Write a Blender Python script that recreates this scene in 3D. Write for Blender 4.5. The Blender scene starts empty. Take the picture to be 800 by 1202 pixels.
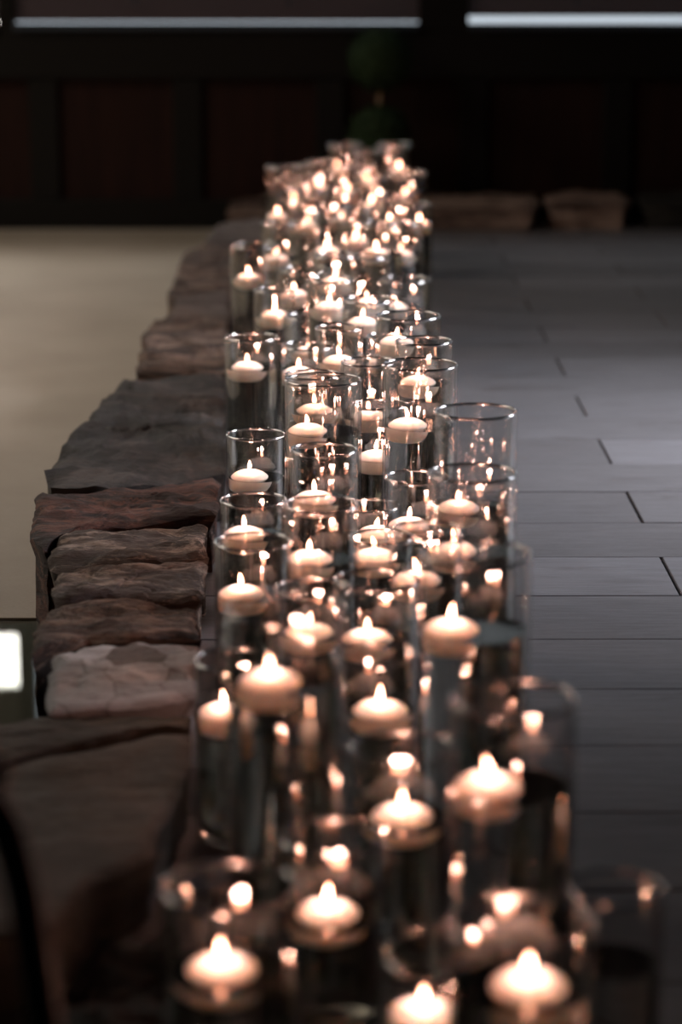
import bpy, bmesh, math, random
from mathutils import Vector, noise, Matrix
random.seed(11)
scene = bpy.context.scene
col = scene.collection
R = math.radians

# ---------------------------------------------------------------- camera, world, light, exposure
cd = bpy.data.cameras.new('camera')
cam = bpy.data.objects.new('camera', cd); col.objects.link(cam)
scene.camera = cam
cd.sensor_fit = 'VERTICAL'; cd.sensor_height = 36.0; cd.sensor_width = 24.0
cd.lens = 85.0
cd.clip_start = 0.05; cd.clip_end = 100
cam.location = (0, 0, 1.283)
cam.rotation_euler = (R(90 - 13.61), 0, 0)
cd.dof.use_dof = True
cd.dof.focus_distance = 4.75
cd.dof.aperture_fstop = 2.2

scene.view_settings.view_transform = 'Standard'
scene.view_settings.look = 'None'
scene.view_settings.gamma = 1.0
scene.view_settings.use_curve_mapping = False
scene.view_settings.exposure = 0.0
cy = scene.cycles
cy.max_bounces = 24; cy.diffuse_bounces = 3; cy.glossy_bounces = 6
cy.transmission_bounces = 20; cy.transparent_max_bounces = 64
cy.sample_clamp_indirect = 8.0; cy.sample_clamp_direct = 0.0
cy.blur_glossy = 0.3
cy.use_denoising = True
cy.use_light_tree = True

w = bpy.data.worlds.new('world'); scene.world = w; w.use_nodes = True
w.node_tree.nodes['Background'].inputs[0].default_value = (0.55, 0.6, 0.7, 1)
w.node_tree.nodes['Background'].inputs[1].default_value = 0.006

def area(name, loc, target, sx, sy, power, color):
    l = bpy.data.lights.new(name, 'AREA'); l.shape = 'RECTANGLE'; l.size = sx; l.size_y = sy
    l.energy = power; l.color = color
    o = bpy.data.objects.new(name, l); col.objects.link(o)
    o.location = loc
    o.rotation_euler = (Vector(target) - Vector(loc)).to_track_quat('-Z', 'Y').to_euler()
    return o
# daylight from a window beyond the right edge of the view
area('daylight_right', (2.9, 5.75, 1.5), (0.85, 5.75, 0), 1.3, 1.0, 52, (0.86, 0.90, 1.0)).data.spread = R(80)
area('fill_left', (-3.6, 7.2, 3.0), (-1.9, 7.3, 0), 5.0, 1.6, 70, (1.0, 0.87, 0.74)).data.spread = R(120)  # warm fill lamp added on the left to brighten the beige floor

# ---------------------------------------------------------------- node materials
def mat(name):
    m = bpy.data.materials.new(name); m.use_nodes = True
    nt = m.node_tree; nt.nodes.clear()
    out = nt.nodes.new('ShaderNodeOutputMaterial')
    return m, nt, out
def N(nt, t, **kw):
    n = nt.nodes.new(t)
    for k, v in kw.items():
        if k in n.inputs: n.inputs[k].default_value = v
        else: setattr(n, k, v)
    return n
def principled(name, color, rough=0.6, spec=0.5, coat=0.0, metal=0.0):
    m, nt, out = mat(name)
    p = N(nt, 'ShaderNodeBsdfPrincipled')
    p.inputs['Base Color'].default_value = (*color, 1); p.inputs['Roughness'].default_value = rough
    p.inputs['Specular IOR Level'].default_value = spec; p.inputs['Coat Weight'].default_value = coat
    p.inputs['Metallic'].default_value = metal
    nt.links.new(p.outputs[0], out.inputs[0])
    return m, nt, p
def coords(nt, scale=(1, 1, 1), kind='Object'):
    tc = N(nt, 'ShaderNodeTexCoord'); mp = N(nt, 'ShaderNodeMapping')
    mp.inputs['Scale'].default_value = scale
    nt.links.new(tc.outputs[kind], mp.inputs[0])
    return mp.outputs[0]
def ntex(nt, vec, scale, detail=6, rough=0.6, dist=0.0):
    n = N(nt, 'ShaderNodeTexNoise'); n.inputs['Scale'].default_value = scale; n.inputs['Detail'].default_value = detail
    n.inputs['Roughness'].default_value = rough; n.inputs['Distortion'].default_value = dist
    nt.links.new(vec, n.inputs['Vector']); return n.outputs['Fac']
def ramp(nt, fac, stops):
    r = N(nt, 'ShaderNodeValToRGB'); e = r.color_ramp.elements
    while len(e) < len(stops): e.new(0.5)
    for i, (p, c) in enumerate(stops):
        e[i].position = p; e[i].color = (*c, 1) if len(c) == 3 else c
    nt.links.new(fac, r.inputs[0]); return r.outputs[0]
def mixc(nt, fac, a, b, mode='MIX'):
    n = N(nt, 'ShaderNodeMix', data_type='RGBA', blend_type=mode)
    if isinstance(fac, float): n.inputs[0].default_value = fac
    else: nt.links.new(fac, n.inputs[0])
    for i, v in ((6, a), (7, b)):
        if isinstance(v, tuple): n.inputs[i].default_value = (*v, 1)
        else: nt.links.new(v, n.inputs[i])
    return n.outputs[2]
def bump(nt, p, h, strength, dist=0.01):
    b = N(nt, 'ShaderNodeBump'); b.inputs['Strength'].default_value = strength; b.inputs['Distance'].default_value = dist
    nt.links.new(h, b.inputs['Height']); nt.links.new(b.outputs[0], p.inputs['Normal'])

# thin clear glass: straight-through light with an angle-dependent surface reflection
def glass_material(name, tint=(0.985, 0.985, 0.98), edge=(0.38, 0.37, 0.36), f0=0.045, rough=0.010, wave=0.0):
    m, nt, out = mat(name)
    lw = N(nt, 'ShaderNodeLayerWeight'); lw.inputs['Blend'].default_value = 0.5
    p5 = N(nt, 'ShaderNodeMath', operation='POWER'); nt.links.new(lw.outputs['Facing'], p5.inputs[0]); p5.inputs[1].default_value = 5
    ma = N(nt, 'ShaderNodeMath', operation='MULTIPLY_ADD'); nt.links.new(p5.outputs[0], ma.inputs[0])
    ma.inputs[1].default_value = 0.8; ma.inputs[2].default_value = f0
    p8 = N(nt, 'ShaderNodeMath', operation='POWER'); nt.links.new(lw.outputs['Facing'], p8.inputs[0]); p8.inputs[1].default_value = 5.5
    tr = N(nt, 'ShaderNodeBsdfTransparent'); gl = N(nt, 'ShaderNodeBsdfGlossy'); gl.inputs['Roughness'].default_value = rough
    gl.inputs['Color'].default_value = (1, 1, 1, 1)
    nt.links.new(mixc(nt, p8.outputs[0], tint, edge), tr.inputs['Color'])  # edges painted dark at grazing angles, imitating refracted dark surroundings
    if wave:
        wv = ntex(nt, coords(nt, (26, 26, 5)), 1.0, 2, 0.5)
        bp = N(nt, 'ShaderNodeBump'); bp.inputs['Strength'].default_value = wave; bp.inputs['Distance'].default_value = 0.01
        nt.links.new(wv, bp.inputs['Height']); nt.links.new(bp.outputs[0], gl.inputs['Normal'])
    mx = N(nt, 'ShaderNodeMixShader')
    nt.links.new(ma.outputs[0], mx.inputs[0]); nt.links.new(tr.outputs[0], mx.inputs[1]); nt.links.new(gl.outputs[0], mx.inputs[2])
    nt.links.new(mx.outputs[0], out.inputs[0])
    return m
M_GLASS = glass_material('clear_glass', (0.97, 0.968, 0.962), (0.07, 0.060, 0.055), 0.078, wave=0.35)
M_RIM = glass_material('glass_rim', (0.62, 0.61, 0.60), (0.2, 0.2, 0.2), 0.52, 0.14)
m, nt, out = mat('vase_water'); g = N(nt, 'ShaderNodeBsdfGlass'); g.inputs['IOR'].default_value = 1.333
g.inputs['Roughness'].default_value = 0.0; g.inputs['Color'].default_value = (0.74, 0.735, 0.71, 1)
nt.links.new(g.outputs[0], out.inputs[0]); M_WATER = m

m, nt, p = principled('ivory_wax', (0.95, 0.85, 0.79), 0.45, 0.3)
p.inputs['Subsurface Weight'].default_value = 1.0
p.inputs['Subsurface Radius'].default_value = (1.0, 0.80, 0.68); p.inputs['Subsurface Scale'].default_value = 0.09
M_WAX = m
M_WICK = principled('burnt_wick', (0.02, 0.015, 0.012), 0.9)[0]
m, nt, out = mat('flame'); e = N(nt, 'ShaderNodeEmission')
tc = N(nt, 'ShaderNodeTexCoord'); sp = N(nt, 'ShaderNodeSeparateXYZ'); nt.links.new(tc.outputs['Generated'], sp.inputs[0])
c = ramp(nt, sp.outputs['Z'], [(0.0, (1.0, 0.32, 0.17)), (0.35, (1.0, 0.44, 0.28)), (1.0, (1.0, 0.40, 0.25))])
nt.links.new(c, e.inputs[0]); e.inputs[1].default_value = 19.0
tb = N(nt, 'ShaderNodeBsdfTransparent'); ad = N(nt, 'ShaderNodeAddShader'); nt.links.new(e.outputs[0], ad.inputs[0]); nt.links.new(tb.outputs[0], ad.inputs[1])
nt.links.new(ad.outputs[0], out.inputs[0]); M_FLAME = m; m.cycles.emission_sampling = 'NONE'

# floor planks: grey wood-look tiles
m, nt, p = principled('grey_plank', (0.1, 0.1, 0.1), 0.42, 0.5)
v = coords(nt, (1, 14, 1)); v1 = coords(nt, (1, 1, 1))
grain = ntex(nt, v, 6, 9, 0.65, 0.4); fine = ntex(nt, v, 30, 5, 0.7)
geo = N(nt, 'ShaderNodeNewGeometry')
base = ramp(nt, grain, [(0.25, (0.10, 0.092, 0.093)), (0.5, (0.145, 0.137, 0.142)), (0.75, (0.195, 0.188, 0.195))])
rnd = ramp(nt, geo.outputs['Random Per Island'], [(0, (0.78, 0.76, 0.75)), (0.5, (0.95, 0.94, 0.94)), (1, (1.12, 1.12, 1.14))])
base = mixc(nt, 1.0, base, rnd, 'MULTIPLY')
v2 = coords(nt, (1, 3.2, 1))
st = ramp(nt, ntex(nt, v2, 2.6, 7, 0.72, 0.6), [(0.0, (0, 0, 0)), (0.57, (0, 0, 0)), (0.66, (1, 1, 1))])
stf = N(nt, 'ShaderNodeMath', operation='MULTIPLY'); nt.links.new(st, stf.inputs[0]); stf.inputs[1].default_value = 0.55
base = mixc(nt, stf.outputs[0], base, (0.055, 0.042, 0.038))
nt.links.new(base, p.inputs['Base Color'])
nt.links.new(ramp(nt, fine, [(0.3, (0.36,) * 3), (0.7, (0.52,) * 3)]), p.inputs['Roughness'])
bump(nt, p, fine, 0.25, 0.002)
M_PLANK = m
M_GROUT = principled('dark_joint', (0.012, 0.010, 0.009), 0.9)[0]

# pool surround
m, nt, p = principled('beige_stone_floor', (0.4, 0.35, 0.28), 0.55, 0.4)
v = coords(nt)
b0 = ramp(nt, ntex(nt, v, 2.2, 6, 0.6), [(0.3, (0.33, 0.275, 0.215)), (0.7, (0.42, 0.36, 0.29))])
nt.links.new(mixc(nt, ramp(nt, ntex(nt, v, 120, 3), [(0.4, (0, 0, 0)), (0.7, (0.3,) * 3)]), b0, (0.30, 0.26, 0.2)), p.inputs['Base Color'])
bump(nt, p, ntex(nt, v, 160, 3), 0.15, 0.002)
M_BEIGE = m
m, nt, p = principled('dark_teal_tile', (0.035, 0.048, 0.045), 0.35, 0.4)
nt.links.new(ramp(nt, ntex(nt, coords(nt), 3, 5), [(0.3, (0.025, 0.034, 0.031)), (0.7, (0.05, 0.064, 0.06))]), p.inputs['Base Color'])
M_TEAL = m
M_SHELF = principled('dark_brown_shelf', (0.16, 0.13, 0.10), 0.5, 0.4)[0]
M_POND = glass_material('pond_water', (0.86, 0.9, 0.88), (0.5, 0.52, 0.5), 0.03)

def stone_material(name, dark, mid, light, seed, scale=9.0, patch=None):
    m, nt, p = principled(name, mid, 0.62, 0.45)
    tc = N(nt, 'ShaderNodeTexCoord'); mp = N(nt, 'ShaderNodeMapping')
    mp.inputs['Location'].default_value = (seed * 3.7, seed * 1.9, seed); mp.inputs['Scale'].default_value = (0.7, 2.0, 4.0)
    nt.links.new(tc.outputs['Object'], mp.inputs[0]); v = mp.outputs[0]
    a = ntex(nt, v, scale, 10, 0.68, 0.7); b = ntex(nt, v, scale * 0.35, 6, 0.6, 0.4); f = ntex(nt, v, scale * 6, 6, 0.7)
    def sharp(x, lo, hi, k=1.0):
        return ramp(nt, x, [(lo, (0, 0, 0)), (hi, (k, k, k))])
    c = ramp(nt, a, [(0.38, dark), (0.5, mid), (0.60, light)])
    c = mixc(nt, sharp(b, 0.47, 0.54, 0.85), c, dark)
    q = ntex(nt, v, scale * 0.6, 8, 0.75, 1.2)
    c = mixc(nt, sharp(q, 0.53, 0.60, 0.9), c, light)
    c = mixc(nt, sharp(f, 0.50, 0.66, 0.6), c, dark)
    if patch:
        vo = N(nt, 'ShaderNodeTexVoronoi'); vo.inputs['Scale'].default_value = 5.5; vo.inputs['Randomness'].default_value = 1.0
        mv = N(nt, 'ShaderNodeMapping'); mv.inputs['Scale'].default_value = (2.0, 1.6, 1.2); mv.inputs['Rotation'].default_value = (0, 0, 0.7)
        nt.links.new(tc.outputs['Object'], mv.inputs[0]); nt.links.new(mv.outputs[0], vo.inputs['Vector'])
        sc = N(nt, 'ShaderNodeSeparateColor'); nt.links.new(vo.outputs['Color'], sc.inputs[0])
        ch = ramp(nt, sc.outputs[0], [(0.0, patch), (0.14, mid), (0.5, light), (0.8, mid), (0.93, patch)])
        c = mixc(nt, 0.86, c, ch)
        ve = N(nt, 'ShaderNodeTexVoronoi', feature='DISTANCE_TO_EDGE'); ve.inputs['Scale'].default_value = 5.5; nt.links.new(mv.outputs[0], ve.inputs['Vector'])
        c = mixc(nt, ramp(nt, ve.outputs['Distance'], [(0.0, (0.6,) * 3), (0.035, (0, 0, 0))]), c, dark)
    nt.links.new(c, p.inputs['Base Color'])
    ad = N(nt, 'ShaderNodeMath', operation='MULTIPLY_ADD'); nt.links.new(f, ad.inputs[0]); ad.inputs[1].default_value = 0.35; nt.links.new(a, ad.inputs[2])
    bump(nt, p, ad.outputs[0], 1.0, 0.022)
    return m

# ---------------------------------------------------------------- mesh helpers
def tag(o, label=None, cat=None, group=None, kind=None):
    if label: o['label'] = label
    if cat: o['category'] = cat
    if group: o['group'] = group
    if kind: o['kind'] = kind
    return o
def link(name, me, material, parent=None):
    o = bpy.data.objects.new(name, me); col.objects.link(o)
    if material is not None and not me.materials: me.materials.append(material)
    if parent: o.parent = parent
    return o
def build(name, bm, material, parent=None, smooth=False, bevel=0.0, angle=None):
    me = bpy.data.meshes.new(name)
    bmesh.ops.recalc_face_normals(bm, faces=bm.faces)
    bm.to_mesh(me); bm.free()
    if smooth:
        me.polygons.foreach_set('use_smooth', [True] * len(me.polygons))
        if angle: me.set_sharp_from_angle(angle=R(angle))
    o = link(name, me, material, parent)
    if bevel:
        b = o.modifiers.new('bevel', 'BEVEL'); b.width = bevel; b.segments = 2; b.limit_method = 'ANGLE'
    return o
def box(bm, x0, x1, y0, y1, z0, z1):
    v = [bm.verts.new((x, y, z)) for z in (z0, z1) for x, y in ((x0, y0), (x1, y0), (x1, y1), (x0, y1))]
    for f in ((3, 2, 1, 0), (4, 5, 6, 7), (0, 1, 5, 4), (1, 2, 6, 5), (2, 3, 7, 6), (3, 0, 4, 7)):
        bm.faces.new([v[i] for i in f])
def lathe(bm, prof, n=48, closed=False):
    rings = []
    for r, z in prof:
        if r < 1e-6: rings.append([bm.verts.new((0, 0, z))])
        else: rings.append([bm.verts.new((r * math.cos(2 * math.pi * k / n), r * math.sin(2 * math.pi * k / n), z)) for k in range(n)])
    seq = list(zip(rings, rings[1:])) + ([(rings[-1], rings[0])] if closed else [])
    for a, b in seq:
        for k in range(n):
            k2 = (k + 1) % n
            if len(a) == 1 and len(b) == 1: continue
            if len(a) == 1: bm.faces.new((a[0], b[k], b[k2]))
            elif len(b) == 1: bm.faces.new((a[k], b[0], a[k2]))
            else: bm.faces.new((a[k], b[k], b[k2], a[k2]))
def tube(bm, pts, rad, n=12):
    pts = [Vector(p) for p in pts]; prev = None
    for i, p in enumerate(pts):
        d = (pts[min(i + 1, len(pts) - 1)] - pts[max(i - 1, 0)]).normalized()
        u = d.cross(Vector((0, 1, 0)) if abs(d.y) < 0.9 else Vector((1, 0, 0))).normalized(); w_ = d.cross(u)
        r = rad[i] if isinstance(rad, (list, tuple)) else rad
        ring = [bm.verts.new(p + r * (math.cos(2 * math.pi * k / n) * u + math.sin(2 * math.pi * k / n) * w_)) for k in range(n)]
        if prev:
            for k in range(n): bm.faces.new((prev[k], prev[(k + 1) % n], ring[(k + 1) % n], ring[k]))
        else: bm.faces.new(ring[::-1])
        prev = ring
    bm.faces.new(prev)
def smoothpath(pts, n=6):
    P = [Vector(p) for p in pts]; out = []
    for i in range(len(P) - 1):
        p0, p1, p2, p3 = P[max(i - 1, 0)], P[i], P[i + 1], P[min(i + 2, len(P) - 1)]
        for k in range(n):
            t = k / n
            out.append(0.5 * ((2 * p1) + (p2 - p0) * t + (2 * p0 - 5 * p1 + 4 * p2 - p3) * t * t + (3 * p1 - p0 - 3 * p2 + p3) * t ** 3))
    out.append(P[-1]); return out

# ---------------------------------------------------------------- the setting
POOL_Z = -0.05; WALL_Y = 11.0
# plank floor: one mesh of bevelled planks over a dark bed
bm = bmesh.new()
for row in range(4, 36):
    y0 = 0.3 * (row + 0.32); y1 = y0 + 0.3
    off = 0.695 if row % 2 else 1.12
    gy = random.choice([0.0012, 0.0022, 0.0028, 0.0032])
    for k in range(-2, 6):
        x0 = off + 0.85 * k; x1 = x0 + 0.85
        lo = -0.27
        if x1 < lo: continue
        x0 = max(x0, lo); zt = random.uniform(-0.0007, 0.0007)
        box(bm, x0 + 0.0035, x1 - 0.0035, y0 + gy, y1 - gy, -0.02, zt)
o = build('floor', bm, M_PLANK, bevel=0.0012); o.rotation_euler = (0, 0, R(0.3)); tag(o, kind='structure')
bm = bmesh.new(); box(bm, -0.42, 6.0, 1.2, 11.1, -0.06, -0.008)
o = build('floor_bed', bm, M_GROUT); tag(o, kind='structure')
bm = bmesh.new(); box(bm, -6.0, -0.42, 4.62, 11.0, POOL_Z - 0.03, POOL_Z - 0.002)
o = build('pool_floor', bm, M_BEIGE); tag(o, kind='structure')
bm = bmesh.new()   # the shallow basin near the camera drops below the beige floor
pr = [(4.62, POOL_Z - 0.008), (4.5, POOL_Z - 0.012), (4.35, POOL_Z - 0.03), (4.2, POOL_Z - 0.06), (4.09, POOL_Z - 0.09)]
vs = [(bm.verts.new((-6, y, z)), bm.verts.new((-0.2, y, z))) for y, z in pr]
for a, b in zip(vs, vs[1:]): bm.faces.new((a[0], a[1], b[1], b[0]))
o = build('pool_shelf', bm, M_SHELF, smooth=True); tag(o, kind='structure')
bm = bmesh.new()
pr = [(4.09, POOL_Z - 0.16), (3.6, POOL_Z - 0.30), (0.8, POOL_Z - 0.33)]
vs = [(bm.verts.new((-6, y, z)), bm.verts.new((-0.2, y, z))) for y, z in pr]
for a, b in zip(vs, vs[1:]): bm.faces.new((a[0], a[1], b[1], b[0]))
o = build('pool_basin', bm, M_TEAL); tag(o, kind='structure')
so = o.modifiers.new('solid', 'SOLIDIFY'); so.thickness = 0.04; so.offset = -1
bm = bmesh.new(); box(bm, -6.0, -0.30, 0.8, 4.60, POOL_Z - 0.006, POOL_Z)
o = build('pool_water', bm, M_POND); tag(o, kind='structure')

# back wall with framed panels, ledge and windows
m, nt, p = principled('dark_wood_frame', (0.006, 0.005, 0.004), 0.6, 0.2)
M_FRAME = m
m, nt, p = principled('red_brown_panel', (0.05, 0.015, 0.01), 0.7, 0.15)
nt.links.new(ramp(nt, ntex(nt, coords(nt, (6, 6, 0.8)), 3, 7, 0.6), [(0.3, (0.015, 0.006, 0.0045)), (0.7, (0.027, 0.010, 0.007))]), p.inputs['Base Color'])
M_PANEL = m
XS = [(-1.402 + 0.645 * k, -1.272 + 0.645 * k) for k in range(-4, 8)]   # stiles
bm = bmesh.new(); box(bm, -6, 6, WALL_Y + 0.02, WALL_Y + 0.12, -0.3, 0.62)
o = build('wall_back', bm, M_PANEL); tag(o, kind='structure')
bm = bmesh.new()
for a, b in XS: box(bm, a, b, WALL_Y - 0.01, WALL_Y + 0.02, 0.08, 0.62)
box(bm, -6, 6, WALL_Y - 0.015, WALL_Y + 0.02, -0.3, 0.08); box(bm, -6, 6, WALL_Y - 0.02, WALL_Y + 0.12, 0.62, 0.835)
o = build('trim_1', bm, M_FRAME, bevel=0.006); tag(o, kind='structure')
# window posts and head
WX = [(-3.55, -1.53), (-1.456, 0.346), (0.568, 2.37), (2.6, 4.4)]
bm = bmesh.new()
ed = [-6.0] + [e for w_ in WX for e in w_] + [6.0]
for a, b in zip(ed[::2], ed[1::2]): box(bm, a, b, WALL_Y - 0.02, WALL_Y + 0.1, 0.835, 2.75)
box(bm, -6, 6, WALL_Y - 0.02, WALL_Y + 0.1, 2.75, 3.6)
o = build('trim_2', bm, M_FRAME, bevel=0.004); tag(o, kind='structure')
M_SILL = principled('painted_sill', (0.05, 0.062, 0.078), 0.75, 0.2)[0]
m, nt, out = mat('window_daylight'); e = N(nt, 'ShaderNodeEmission')
e.inputs[0].default_value = (0.80, 0.90, 1.0, 1); e.inputs[1].default_value = 0.8; nt.links.new(e.outputs[0], out.inputs[0]); M_DAY = m
m, nt, out = mat('bright_window_daylight'); e = N(nt, 'ShaderNodeEmission')
e.inputs[0].default_value = (1.0, 0.95, 0.86, 1); e.inputs[1].default_value = 9.0; nt.links.new(e.outputs[0], out.inputs[0]); M_DAY2 = m
M_COVER = principled('added_cover_cloth', (0.2, 0.18, 0.15), 0.8)[0]
M_SLAT = principled('brown_blind_slat', (0.11, 0.075, 0.075), 0.45)[0]
for i, (a, b) in enumerate(WX):
    root = bpy.data.objects.new('window_%d' % (i + 1), None); col.objects.link(root); tag(root, kind='structure')
    bm = bmesh.new(); box(bm, a, b, WALL_Y - 0.05, WALL_Y + 0.08, 0.835, 0.862); build('window_sill', bm, M_SILL, root, bevel=0.004)
    bm = bmesh.new(); box(bm, a, b, WALL_Y + 0.07, WALL_Y + 0.08, 0.862, 2.75); build('window_pane', bm, M_DAY2 if i == 0 else M_DAY, root)
    if i == 0:
        bm = bmesh.new(); box(bm, a, b, WALL_Y + 0.03, WALL_Y + 0.06, 2.15, 2.75); build('added_pane_cover', bm, M_COVER, root)  # unseen cover added to crop the bright pane's reflection in the pool
    bm = bmesh.new(); z = 0.872 if i != 2 else 0.895
    box(bm, a, b, WALL_Y + 0.0, WALL_Y + 0.05, z, z + 0.012); z += 0.03
    while z < (1.92 if i else 1.84):
        v = [bm.verts.new(q) for q in ((a, WALL_Y + 0.005, z - 0.017), (b, WALL_Y + 0.005, z - 0.017), (b, WALL_Y + 0.036, z + 0.017), (a, WALL_Y + 0.036, z + 0.017))]
        bm.faces.new(v); z += 0.024
    bl = build('blind', bm, M_SLAT, root)
    s_ = bl.modifiers.new('solid', 'SOLIDIFY'); s_.thickness = 0.002
    bm = bmesh.new(); box(bm, a, b, WALL_Y - 0.01, WALL_Y + 0.06, *((1.92, 1.98) if i else (1.84, 1.87))); build('blind_rail', bm, M_FRAME, root)
    for fx in (0.30, 0.68):
        bm = bmesh.new(); cx = a + (b - a) * fx * (1 if i != 2 else 0.265 / 0.3); lathe(bm, [(0, 0), (0.006, 0.003), (0.009, 0.014), (0.006, 0.028), (0.002, 0.034), (0.0015, 0.4), (0, 0.4)], 10)
        t_ = build('cord_tassel', bm, M_SILL, root, smooth=True); t_.location = (cx, WALL_Y - 0.03, 0.94)

# positions in metres (key, x, y, vase height, water height, diameter, candle offset)
VASES = [
  ('V1', 0.119, 2.43, 0.202, 0.129, 0.145, -0.029),
  ('C2', 0.178, 2.218, 0.329, 0.259, 0.145, 0.008),
  ('V4', 0.293, 2.413, 0.286, 0.2, 0.105, None),
  ('C3', -0.117, 2.385, 0.299, 0.201, 0.145, -0.01),
  ('C4', -0.011, 2.675, 0.242, 0.141, 0.125, -0.005),
  ('C5', 0.076, 2.819, 0.302, 0.209, 0.13, 0.0),
  ('C6', 0.192, 2.56, 0.45, 0.345, 0.14, -0.027),
  ('C7', -0.067, 2.805, 0.484, 0.393, 0.145, -0.019),
  ('C8', -0.15, 3.303, 0.266, 0.185, 0.12, -0.017),
  ('H', 0.181, 3.142, 0.465, 0.357, 0.15, -0.032),
  ('M10', 0.054, 3.524, 0.325, 0.229, 0.13, -0.014),
  ('P1', 0.046, 3.184, 0.311, 0.229, 0.12, 0.008),
  ('R1', -0.042, 3.617, 0.286, 0.212, 0.12, -0.007),
  ('K1', -0.143, 3.794, 0.315, 0.225, 0.125, -0.019),
  ('K2', -0.156, 4.197, 0.289, 0.223, 0.12, -0.017),
  ('K3', -0.033, 3.866, 0.36, 0.265, 0.125, -0.019),
  ('K9', 0.068, 3.936, 0.287, 0.25, 0.11, -0.012),
  ('K8', 0.054, 4.323, 0.248, 0.193, 0.11, 0.012),
  ('K7', 0.138, 4.235, 0.322, 0.231, 0.12, -0.015),
  ('G', 0.212, 3.805, 0.426, 0.295, 0.145, -0.029),
  ('F', 0.235, 4.136, 0.462, 0.286, 0.145, -0.029),
  ('K11', 0.132, 3.638, 0.374, 0.29, 0.115, -0.014),
  ('C', -0.034, 4.53, 0.445, 0.344, 0.147, -0.03),
  ('K4', -0.03, 4.192, 0.382, 0.29, 0.12, -0.017),
  ('K5', 0.076, 4.715, 0.361, 0.252, 0.115, -0.006),
  ('Km', 0.059, 5.051, 0.387, 0.267, 0.12, -0.001),
  ('E', 0.152, 4.566, 0.468, 0.348, 0.145, -0.024),
  ('E2', 0.173, 4.992, 0.442, 0.352, 0.12, -0.012),
  ('D', -0.171, 4.75, 0.293, 0.204, 0.12, -0.013),
  ('B2', -0.059, 5.005, 0.368, 0.289, 0.12, 0.003),
  ('A', -0.211, 5.648, 0.34, 0.265, 0.128, -0.011),
  ('B', -0.078, 5.621, 0.324, 0.257, 0.13, -0.022),
  ('S3', -0.083, 6.144, 0.311, 0.218, 0.13, -0.0),
  ('S7', 0.149, 5.302, 0.446, 0.385, 0.145, -0.026),
  ('S6', 0.067, 5.856, 0.398, 0.339, 0.13, -0.014),
  ('S2', -0.098, 6.471, 0.388, 0.317, 0.145, -0.029),
  ('S1', -0.253, 7.085, 0.374, 0.276, 0.145, -0.018),
  ('S8', 0.173, 6.514, 0.354, 0.275, 0.145, -0.029),
  ('S9', 0.06, 6.389, 0.434, 0.304, 0.145, 0.008),
  ('S5', 0.116, 7.0, 0.449, 0.36, 0.13, -0.014),
  ('T1', -0.19, 8.346, 0.481, 0.309, 0.145, -0.029),
  ('T1b', -0.149, 8.84, 0.4, 0.304, 0.13, -0.022),
  ('T2', -0.103, 7.725, 0.466, 0.352, 0.145, -0.003),
  ('T3', 0.013, 9.472, 0.459, 0.357, 0.145, -0.029),
  ('T4', 0.21, 9.674, 0.441, 0.337, 0.145, 0.021),
  ('T5', 0.251, 9.044, 0.392, 0.301, 0.145, -0.012),
  ('T6', 0.231, 8.015, 0.39, 0.322, 0.145, 0.029),
  ('m1', 0.096, 9.164, 0.46, 0.342, 0.13, 0.0),
  ('m2', 0.015, 8.749, 0.446, 0.345, 0.13, 0.009),
  ('m3', 0.117, 8.337, 0.447, 0.348, 0.13, -0.011),
  ('m4', -0.006, 7.924, 0.442, 0.344, 0.145, 0.008),
  ('m5', 0.166, 7.62, 0.461, 0.369, 0.13, -0.013),
  ('m6', 0.047, 7.411, 0.444, 0.342, 0.13, 0.0),
  ('m7', -0.037, 7.006, 0.473, 0.364, 0.13, -0.003),
  ('m8', 0.184, 7.15, 0.431, 0.335, 0.12, -0.007),
  ('m9', -0.013, 6.271, 0.451, 0.378, 0.12, -0.001),
  ('m10', -0.18, 7.3, 0.413, 0.302, 0.12, -0.017),
  ('m12', -0.025, 5.967, 0.432, 0.36, 0.12, -0.004),
  ('m13', -0.079, 9.054, 0.432, 0.331, 0.12, -0.003),
  ('m14', -0.176, 6.359, 0.349, 0.276, 0.11, -0.0),
  ('m15', 0.111, 5.451, 0.375, 0.316, 0.11, -0.009),
  ('m16', -0.004, 5.432, 0.398, 0.319, 0.11, -0.0),
]
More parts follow.
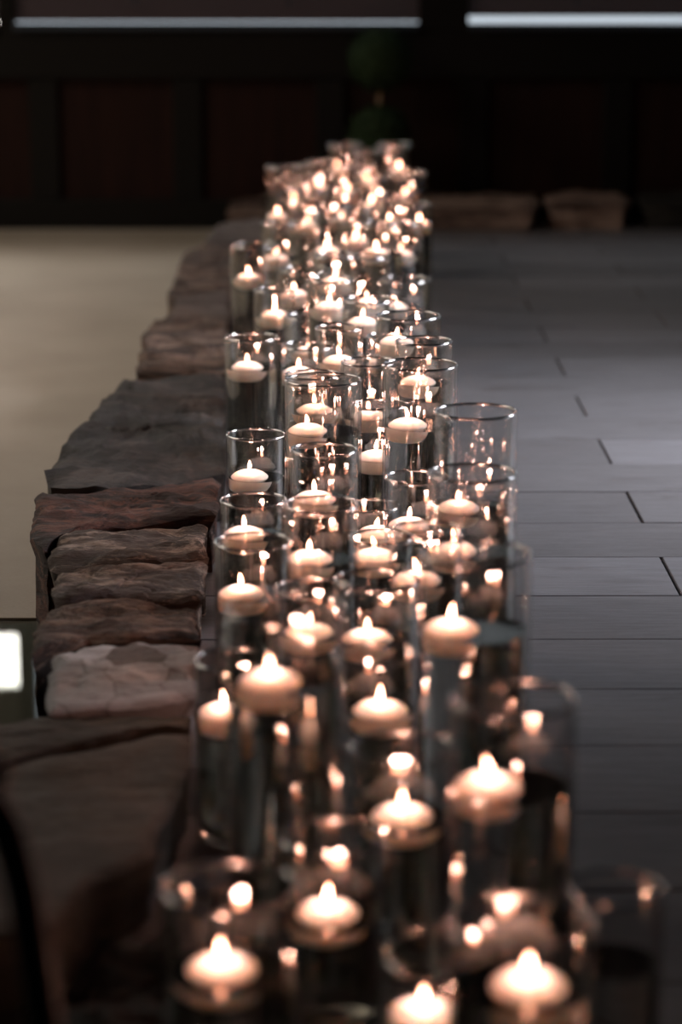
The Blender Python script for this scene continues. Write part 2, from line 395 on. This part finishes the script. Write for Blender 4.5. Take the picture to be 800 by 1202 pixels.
STONES = {
  'stone_flat_back': (0.105, [(-0.518, 3.496), (-0.446, 3.545), (-0.357, 3.578), (-0.217, 3.553), (-0.214, 3.496), (-0.271, 3.484), (-0.32, 3.448), (-0.427, 3.378), (-0.494, 3.322), (-0.593, 3.25), (-0.623, 3.425)]),
  'stone_flat_near': (0.105, [(-0.593, 3.25), (-0.493, 3.311), (-0.425, 3.367), (-0.319, 3.436), (-0.264, 3.476), (-0.216, 3.476), (-0.209, 3.304), (-0.212, 3.198), (-0.232, 3.098), (-0.234, 2.974), (-0.273, 2.909), (-0.314, 2.872), (-0.325, 2.83), (-0.352, 2.737), (-0.411, 2.712), (-0.499, 2.686)]),
  'S2': (0.125, [(-0.488, 3.793), (-0.424, 3.847), (-0.327, 3.871), (-0.234, 3.861), (-0.223, 3.737), (-0.217, 3.581), (-0.287, 3.534), (-0.378, 3.522), (-0.448, 3.501), (-0.48, 3.646)]),
  'S3': (0.125, [(-0.535, 3.906), (-0.523, 4.079), (-0.438, 4.135), (-0.333, 4.146), (-0.245, 4.129), (-0.226, 3.891), (-0.299, 3.881), (-0.355, 3.871), (-0.426, 3.861), (-0.489, 3.803), (-0.509, 3.76)]),
  'S4': (0.125, [(-0.533, 4.203), (-0.536, 4.322), (-0.461, 4.358), (-0.35, 4.371), (-0.243, 4.396), (-0.234, 4.157), (-0.333, 4.146), (-0.438, 4.135), (-0.506, 4.09)]),
  'S5': (0.125, [(-0.57, 4.479), (-0.567, 4.62), (-0.475, 4.668), (-0.341, 4.704), (-0.253, 4.704), (-0.237, 4.434), (-0.32, 4.396), (-0.398, 4.365), (-0.524, 4.358), (-0.551, 4.383)]),
  'S6': (0.125, [(-0.64, 4.747), (-0.644, 4.943), (-0.524, 4.991), (-0.401, 5.047), (-0.257, 5.147), (-0.235, 4.762), (-0.344, 4.747), (-0.477, 4.697), (-0.547, 4.633), (-0.578, 4.512), (-0.62, 4.613)]),
  'S7': (0.125, [(-0.646, 5.105), (-0.648, 5.322), (-0.642, 5.577), (-0.6, 5.977), (-0.553, 6.309), (-0.455, 6.359), (-0.3, 6.359), (-0.248, 5.198), (-0.324, 5.13), (-0.403, 5.072), (-0.526, 5.015), (-0.621, 4.991)]),
  'S8': (0.125, [(-0.555, 6.384), (-0.582, 6.805), (-0.589, 7.106), (-0.565, 7.283), (-0.443, 7.332), (-0.333, 7.316), (-0.297, 6.384), (-0.433, 6.372)]),
  'S9': (0.125, [(-0.533, 7.383), (-0.542, 7.754), (-0.446, 7.867), (-0.358, 7.886), (-0.333, 7.366), (-0.444, 7.349)]),
  'S10': (0.125, [(-0.568, 7.81), (-0.572, 8.289), (-0.583, 8.923), (-0.512, 9.072), (-0.391, 9.072), (-0.348, 7.906), (-0.46, 7.867), (-0.546, 7.773)]),
  'S11': (0.125, [(-0.522, 9.122), (-0.525, 9.492), (-0.475, 9.775), (-0.347, 9.862), (-0.208, 9.862), (-0.193, 9.122)]),
  'S0': (0.03, [(-0.335, 2.69), (-0.3, 2.82), (-0.262, 2.865), (-0.218, 2.94), (-0.2, 2.9), (-0.195, 2.55), (-0.24, 2.49), (-0.317, 2.49), (-0.37, 2.62)]),
}

# ---------------------------------------------------------------- rough border stones
def stone(name, poly, top, bottom, material, seed, label, rough=0.012, lean=0.0):
    n = 88; P = [Vector((x, y)) for x, y in poly]
    L_ = [0.0]
    for i in range(len(P)): L_.append(L_[-1] + (P[(i + 1) % len(P)] - P[i]).length)
    pts = []
    for k in range(n):
        s = L_[-1] * k / n; i = max(j for j in range(len(P)) if L_[j] <= s + 1e-9)
        t = (s - L_[i]) / max(L_[i + 1] - L_[i], 1e-9); pts.append(P[i].lerp(P[(i + 1) % len(P)], t))
    c = sum(pts, Vector((0, 0))) / n
    q = []
    for k, p_ in enumerate(pts):
        j = noise.noise(Vector((p_.x * 9, p_.y * 9, seed))) * 0.016 + noise.noise(Vector((p_.x * 30, p_.y * 30, seed + 5))) * 0.007
        q.append(p_ + (p_ - c).normalized() * (j - 0.013))
    bm = bmesh.new(); rings = []
    def topz(x, y):
        v = Vector((x * 5, y * 9, seed * 2.3))
        h = noise.noise(v) * rough + noise.noise(v * 3.1) * rough * 0.5 + noise.noise(v * 9) * rough * 0.3 + abs(noise.noise(Vector((x * 14, y * 40, seed)))) * rough * 0.6
        return top + h + math.floor((noise.noise(Vector((x * 6, y * 5, seed + 9))) + 0.15) * 2.2) * rough * 0.35
    K = 16
    for r in range(K):
        f = (r + 1) / K
        ring = []
        for p_ in q:
            x = c.x + (p_.x - c.x) * f; y = c.y + (p_.y - c.y) * f
            z = topz(x, y) - (0.010 * max(0, (f - 0.88) / 0.12) ** 2)
            ring.append(bm.verts.new((x, y, z)))
        rings.append(ring)
    S_ = 14
    for s in range(1, S_ + 1):
        f = s / S_; ring = []
        for k, p_ in enumerate(q):
            z0 = rings[K - 1][k].co.z; z = z0 + (bottom - z0) * f
            lay = noise.noise(Vector((p_.x * 4, p_.y * 4, z * 34 + seed))) * 0.014 + noise.noise(Vector((p_.x * 25, p_.y * 25, z * 60 + seed))) * 0.006
            d = (p_ - c).normalized(); ins = -0.010 + lay - 0.02 * f + lean * f
            ring.append(bm.verts.new((p_.x + d.x * ins, p_.y + d.y * ins, z)))
        rings.append(ring)
    cv = bm.verts.new((c.x, c.y, topz(c.x, c.y)))
    for k in range(n): bm.faces.new((cv, rings[0][k], rings[0][(k + 1) % n]))
    for a, b in zip(rings, rings[1:]):
        for k in range(n): bm.faces.new((a[k], b[k], b[(k + 1) % n], a[(k + 1) % n]))
    bm.faces.new(rings[-1][::-1])
    o = build(name, bm, material, smooth=True, angle=38)
    tag(o, label, 'stone', 'rough stones edging the pool')
    return o
BR = stone_material('brown_stone', (0.030, 0.015, 0.010), (0.10, 0.055, 0.040), (0.27, 0.18, 0.135), 1)
BT = stone_material('tan_stone', (0.055, 0.032, 0.023), (0.19, 0.125, 0.095), (0.44, 0.32, 0.25), 2)
RD = stone_material('red_stone', (0.018, 0.007, 0.005), (0.10, 0.032, 0.019), (0.19, 0.075, 0.048), 3)
DK = stone_material('dark_slate', (0.012, 0.008, 0.006), (0.032, 0.026, 0.023), (0.075, 0.055, 0.045), 4, 6.0)
GY = stone_material('grey_flaked_stone', (0.13, 0.09, 0.075), (0.42, 0.41, 0.42), (0.66, 0.65, 0.67), 5, 5.0, (0.12, 0.085, 0.07))
FL = stone_material('flat_brown_slab', (0.040, 0.029, 0.018), (0.066, 0.050, 0.033), (0.105, 0.080, 0.056), 6, 5.0)
BL = stone_material('black_stone', (0.008, 0.007, 0.005), (0.022, 0.018, 0.013), (0.045, 0.036, 0.024), 7)
PK = stone_material('pinkish_stone', (0.06, 0.040, 0.033), (0.10, 0.072, 0.06), (0.15, 0.11, 0.095), 8, 6.0)
FR = stone_material('brightened_brown_stone', (0.14, 0.09, 0.07), (0.30, 0.20, 0.155), (0.42, 0.30, 0.24), 9, 6.0)  # brown painted paler to make up for light missing at the back wall
SM = {
 'stone_flat_near': (FL, 'broad flat brown slab at lower left of the stone border', 0.006),
 'stone_flat_back': (FL, 'thin brown slab behind the crack, left of the frontmost vases', 0.006),
 'S2': (GY, 'pale grey flaked stone with sharp chipped pattern, lower left', 0.010),
 'S3': (BR, 'brown rough stone just behind the pale grey flaked stone', 0.016),
 'S4': (BT, 'tan layered stone, second behind the pale grey flaked one', 0.016),
 'S5': (BT, 'light tan stone directly in front of the long reddish one', 0.014),
 'S6': (RD, 'long dark reddish stone jutting furthest left over the pool', 0.014),
 'S7': (DK, 'largest dark slate slab sloping down to the left, mid border', 0.020),
 'S8': (BR, 'brown layered stone behind the largest dark slab', 0.016),
 'S9': (PK, 'small light topped stone halfway along the far border', 0.008),
 'S10': (BR, 'dusky brown stone beside the dark rimmed far left vase', 0.014),
 'S11': (PK, 'pinkish rounded stone at the far end of the left border', 0.012),
 'S0': (BL, 'blackish low rock in shadow below the flat brown slab', 0.03),
}
for i, (k, (h, poly)) in enumerate(STONES.items()):
    mt, lb, rg = SM[k]
    stone('border_stone', poly, h, -0.40 if k != 'S0' else -0.2, mt, i * 7.3 + 2, lb, rg)
for i, (x0, x1, y0, h, mt, lb) in enumerate([
    (-0.50, 0.13, 10.35, 0.10, BR, 'brown stone along the back wall behind the farthest vases'),
    (0.15, 0.875, 10.45, 0.115, FR, 'long stone along the back wall just right of the vases'),
    (0.895, 1.275, 10.50, 0.12, FR, 'squarish brown stone along the back wall, middle of the right part'),
    (1.30, 1.95, 10.52, 0.115, BL, 'dark mottled stone along the back wall at right frame edge')]):
    poly = [(x0, y0 + 0.03), (x0 + 0.1, y0), ((x0 + x1) / 2, y0 + 0.02), (x1 - 0.03, y0), (x1, y0 + 0.1), (x1, 10.93), (x1 - 0.1, 10.95), ((x0 + x1) / 2, 10.94), (x0 + 0.05, 10.95), (x0, 10.85)]
    stone('border_stone', poly, h, -0.05 if x0 > -0.4 else -0.3, mt, 100 + i * 3.1, lb, 0.014)

# ---------------------------------------------------------------- glass cylinders of water with floating candles
def make_vase(D, H, hw, seg=64):
    root = bpy.data.objects.new('glass_vase', None); col.objects.link(root)
    Ro = D / 2; t = 0.0042; Ri = Ro - t; b = 0.012
    bm = bmesh.new()
    prof = [(0, 0), (Ro - 0.004, 0), (Ro - 0.001, 0.001), (Ro, 0.004)] + [(Ro, 0.004 + (H - 0.008) * k / 4) for k in range(1, 5)]
    lathe(bm, prof, seg)
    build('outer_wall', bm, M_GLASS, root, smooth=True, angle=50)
    bm = bmesh.new()
    prof = [(Ri, H - 0.004)] + [(Ri, H - 0.004 - (H - 0.004 - b - 0.006) * k / 4) for k in range(1, 5)] + [(Ri - 0.006, b), (0, b)]
    lathe(bm, prof, seg)
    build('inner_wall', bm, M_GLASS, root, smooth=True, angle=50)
    bm = bmesh.new()
    c = Ro - t / 2; r = t / 2 + 0.0006
    lathe(bm, [(c + r * math.cos(a), H - 0.004 + 0.002 + r * 1.1 * math.sin(a)) for a in [2 * math.pi * k / 10 for k in range(10)]], seg, closed=True)
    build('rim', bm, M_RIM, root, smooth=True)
    bm = bmesh.new(); q = Ri - 0.0004
    lathe(bm, [(0, b + 0.0008), (q - 0.006, b + 0.0008), (q, b + 0.007), (q, hw - 0.0025), (q, hw + 0.0008), (q - 0.0012, hw + 0.0001), (q - 0.003, hw), (q * 0.5, hw), (0, hw)], seg)
    build('water', bm, M_WATER, root, smooth=True, angle=60)
    return root
bm = bmesh.new()
lathe(bm, [(0, -0.029), (0.022, -0.0285), (0.029, -0.025), (0.0335, -0.018), (0.0362, -0.009), (0.0375, -0.001), (0.0372, 0.002), (0.0345, 0.0045), (0.029, 0.0085), (0.021, 0.012), (0.012, 0.014), (0.005, 0.0135), (0, 0.013)], 40)
WAX = bpy.data.meshes.new('wax'); bmesh.ops.recalc_face_normals(bm, faces=bm.faces); bm.to_mesh(WAX); bm.free()
WAX.polygons.foreach_set('use_smooth', [True] * len(WAX.polygons)); WAX.materials.append(M_WAX)
bm = bmesh.new(); tube(bm, [(0, 0, 0.011), (0.0003, 0, 0.017), (0.0012, 0.0004, 0.022)], 0.0008, 6)
WICK = bpy.data.meshes.new('wick'); bm.to_mesh(WICK); bm.free(); WICK.materials.append(M_WICK)
FLAMES = []
for v in range(5):
    bm = bmesh.new(); hh = [0.0175, 0.020, 0.016, 0.019, 0.021][v]; ww = [0.0040, 0.0039, 0.0042, 0.0038, 0.0040][v]
    lathe(bm, [(0, 0)] + [(ww * f, hh * z) for f, z in ((0.55, 0.05), (0.9, 0.17), (1.0, 0.30), (0.85, 0.48), (0.55, 0.68), (0.25, 0.86))] + [(0, hh)], 8)
    lx, ly = [(0, 0), (0.25, 0), (-0.2, 0), (0.1, 0.1), (-0.1, 0)][v]
    for q in bm.verts: q.co.x += lx * q.co.z * q.co.z / hh; q.co.y += ly * q.co.z; q.co.z += 0.0165
    me = bpy.data.meshes.new('flame'); bmesh.ops.recalc_face_normals(bm, faces=bm.faces); bm.to_mesh(me); bm.free()
    me.polygons.foreach_set('use_smooth', [True] * len(me.polygons)); me.materials.append(M_FLAME); FLAMES.append(me)
GLOW = bpy.data.lights.new('flame_glow', 'POINT'); GLOW.energy = 0.34; GLOW.color = (1.0, 0.47, 0.34); GLOW.shadow_soft_size = 0.005
def place_candle(loc, label, i, yaw, tilt):
    r = bpy.data.objects.new('floating_candle', None); col.objects.link(r)
    r.location = loc; r.rotation_euler = (R(tilt), 0, 0)
    tag(r, label, 'candle', 'floating candles in the glass vases')
    for nm, me in (('wax', WAX), ('wick', WICK), ('flame', FLAMES[i % 5])):
        o = bpy.data.objects.new(nm, me); col.objects.link(o); o.parent = r; o.rotation_euler = (0, 0, yaw if nm != 'wick' else 0)
    g_ = bpy.data.objects.new('flame_glow', GLOW); col.objects.link(g_); g_.parent = r; g_.location = (0, 0, 0.033)
WHERE = {
 'V1': 'low vase cut off by the bottom edge', 'C2': 'biggest blurred vase at bottom right', 'V4': 'faint narrow vase at bottom right corner, no candle showing',
 'C3': 'wide vase at the bottom left of the row', 'C4': 'short vase right of the bottom left one', 'C5': 'blurred vase left of the tall lower right one',
 'C6': 'tall wide vase at lower right beside planks', 'C7': 'tall wide vase at centre left, nearly full', 'C8': 'narrow vase beside the pale grey flaked stone',
 'H': 'tall right edge vase with pale window glint', 'M10': 'round rimmed vase at row centre, slightly blurred', 'P1': 'half hidden vase left of tall lower right one',
 'R1': 'vase seen through the tall centre left one', 'K1': 'left edge vase beside the tan stones', 'K2': 'left edge vase beside the long reddish stone',
 'K3': 'vase directly below the big sharp centre one', 'K9': 'low vase behind the round rimmed centre one', 'K8': 'small dark vase between the mid centre ones',
 'K7': 'vase left of the two overlapping right edge ones', 'G': 'wide right edge vase, nearer of two overlapping', 'F': 'wide smoky vase against grey planks, farther of two',
 'K11': 'slim vase behind the one with window glint', 'C': 'big sharp vase left of row centre', 'K4': 'vase overlapping foot of the big sharp one',
 'K5': 'slim vase right behind the big sharp one', 'Km': 'small vase between the two big sharp ones', 'E': 'big sharp vase right of row centre',
 'E2': 'vase through the rim of right sharp one', 'D': 'short sharp left edge vase beside dark slab', 'B2': 'vase behind the rim of left sharp one',
 'A': 'sharp mid row left edge vase, dark water', 'B': 'vase right of the dark watered left edge one', 'S3': 'slim vase two behind the left sharp one',
 'S7': 'wide rimmed vase above the right sharp one', 'S6': 'dark vase left of the wide rimmed right one', 'S2': 'tall full vase right of dark rimmed left one',
 'S1': 'dark rimmed tall vase at far left edge', 'S8': 'thin rimmed right edge vase behind wide rimmed one', 'S9': 'dark rimmed vase at centre of far half', 'S5': 'bright vase behind the dark rimmed centre one',
 'T1': 'tall vase standing apart at far left', 'T1b': 'vase close behind the far left one', 'T2': 'tall vase right of the far left one', 'T3': 'farthest centre vase, highest in the picture',
 'T4': 'farthest right vase under the ball topiary', 'T5': 'far right edge vase against dark wall', 'T6': 'far right edge vase with dim lower half',
 'm13': 'leftmost of the farthest vases', 'm1': 'vase between the two farthest ones', 'm10': 'slim vase behind the far dark rimmed one', 'm14': 'slimmest vase in front of far dark rimmed one',
 'm15': 'slim vase left behind the wide rimmed one', 'm16': 'slim vase behind the left sharp one, right side', 'm12': 'vase directly left of the dark one mid row',
 'm7': 'vase in third rank from far left', 'm5': 'vase left of the far right edge pair',
}
for i, (key, X, Y, H, hw, D, ox) in enumerate(VASES):
    v = make_vase(D, H, hw, 64 if Y < 6.5 else 40)
    v.location = (X, Y, 0.0015); v.rotation_euler = (0, 0, random.uniform(0, 6.28))
    wh = WHERE.get(key)
    tag(v, 'clear glass water cylinder, ' + wh if wh else 'clear glass cylinder vase crowded within the glittering middle of the row', 'vase', 'glass cylinder vases')
    if ox is None: continue
    m_ = D / 2 - 0.0042 - 0.0385
    oy = random.uniform(-0.4, 0.4) * math.sqrt(max(m_ * m_ - ox * ox, 0)) if abs(ox) < m_ else 0
    place_candle((X + max(-m_, min(m_, ox)), Y + oy, hw + 0.0015), 'white floating candle in the ' + wh if wh else 'white floating candle lit in the glittering crowded middle of the row', i, random.uniform(0, 6.28), random.uniform(-2, 2))

# ---------------------------------------------------------------- ball topiary against the wall
M_LEAF, nt, p = principled('dark_leaf', (0.02, 0.035, 0.015), 0.8, 0.1)
nt.links.new(ramp(nt, N(nt, 'ShaderNodeNewGeometry').outputs['Random Per Island'], [(0, (0.014, 0.026, 0.012)), (1, (0.036, 0.06, 0.026))]), p.inputs['Base Color'])
M_STEM = principled('tan_stem', (0.30, 0.20, 0.11), 0.7)[0]
M_POT = principled('dark_pot', (0.03, 0.025, 0.022), 0.6)[0]
top = bpy.data.objects.new('ball_topiary', None); col.objects.link(top); top.location = (0.168, 10.70, 0.125)
tag(top, 'dark green two ball topiary against the dark panelled back wall', 'topiary')
def leafball(r, zc, cnt):
    bm = bmesh.new()
    bmesh.ops.create_icosphere(bm, subdivisions=3, radius=r * 0.90, matrix=Matrix.Translation((0, 0, zc)))
    for k in range(cnt):
        d = Vector((random.gauss(0, 1), random.gauss(0, 1), random.gauss(0, 1))).normalized()
        c_ = Vector((0, 0, zc)) + d * r * random.uniform(0.86, 1.0)
        u = d.cross(Vector((random.uniform(-1, 1), random.uniform(-1, 1), random.uniform(-1, 1)))).normalized(); t_ = (d * random.uniform(0.3, 1.0) + u).normalized(); s_ = t_.cross(d).normalized()
        a, w_ = random.uniform(0.012, 0.02), 0.0045
        bm.faces.new([bm.verts.new(q) for q in (c_, c_ + t_ * a * 0.5 + s_ * w_, c_ + t_ * a, c_ + t_ * a * 0.5 - s_ * w_)])
    return bm
build('foliage_ball', leafball(0.140, 0.593, 2200), M_LEAF, top)
build('foliage_ball', leafball(0.142, 0.262, 2200), M_LEAF, top)
bm = bmesh.new(); tube(bm, [(0, 0, 0.08), (0.002, 0, 0.3), (0, 0, 0.6)], 0.009, 10); build('stem', bm, M_STEM, top, smooth=True)
bm = bmesh.new(); lathe(bm, [(0, 0), (0.065, 0), (0.085, 0.09), (0.09, 0.092), (0.09, 0.105), (0.08, 0.105), (0.078, 0.09), (0, 0.088)], 32); build('pot', bm, M_POT, top, smooth=True, angle=40)

# ---------------------------------------------------------------- bent black iron rod at lower left
M_IRON = principled('black_iron', (0.006, 0.006, 0.006), 0.45, 0.3)[0]
st_ = bpy.data.objects.new('iron_stand', None); col.objects.link(st_); st_.location = (-0.25, 1.96, POOL_Z - 0.33)
tag(st_, 'bent black iron stand rod at the lower left frame edge', 'stand')
z0 = POOL_Z - 0.33
rod = [(-0.345, 2.06, 0.55), (-0.325, 2.045, 0.535), (-0.303, 2.035, 0.505), (-0.290, 2.025, 0.47), (-0.280, 2.012, 0.43), (-0.272, 2.0, 0.38), (-0.264, 1.985, 0.33), (-0.257, 1.97, 0.27), (-0.252, 1.962, 0.15), (-0.25, 1.96, z0 + 0.01)]
bm = bmesh.new(); tube(bm, smoothpath([(x + 0.25, y - 1.96, z - z0) for x, y, z in rod], 5), 0.016, 14); build('rod', bm, M_IRON, st_, smooth=True)
bm = bmesh.new(); lathe(bm, [(0, -0.016), (0.011, -0.011), (0.016, 0), (0.011, 0.011), (0, 0.016)], 20); k_ = build('knob', bm, M_IRON, st_, smooth=True); k_.location = (-0.308 + 0.25, 2.03 - 1.96, 0.553 - z0)
bm = bmesh.new(); tube(bm, [(-0.058, 0.07, 0.553 - z0 - 0.01), (-0.056, 0.072, 0.51 - z0)], 0.005, 10); build('knob_pin', bm, M_IRON, st_, smooth=True)
bm = bmesh.new(); lathe(bm, [(0, 0), (0.09, 0), (0.09, 0.008), (0.02, 0.014), (0.016, 0.03), (0, 0.03)], 32); build('foot', bm, M_IRON, st_, smooth=True, angle=40)
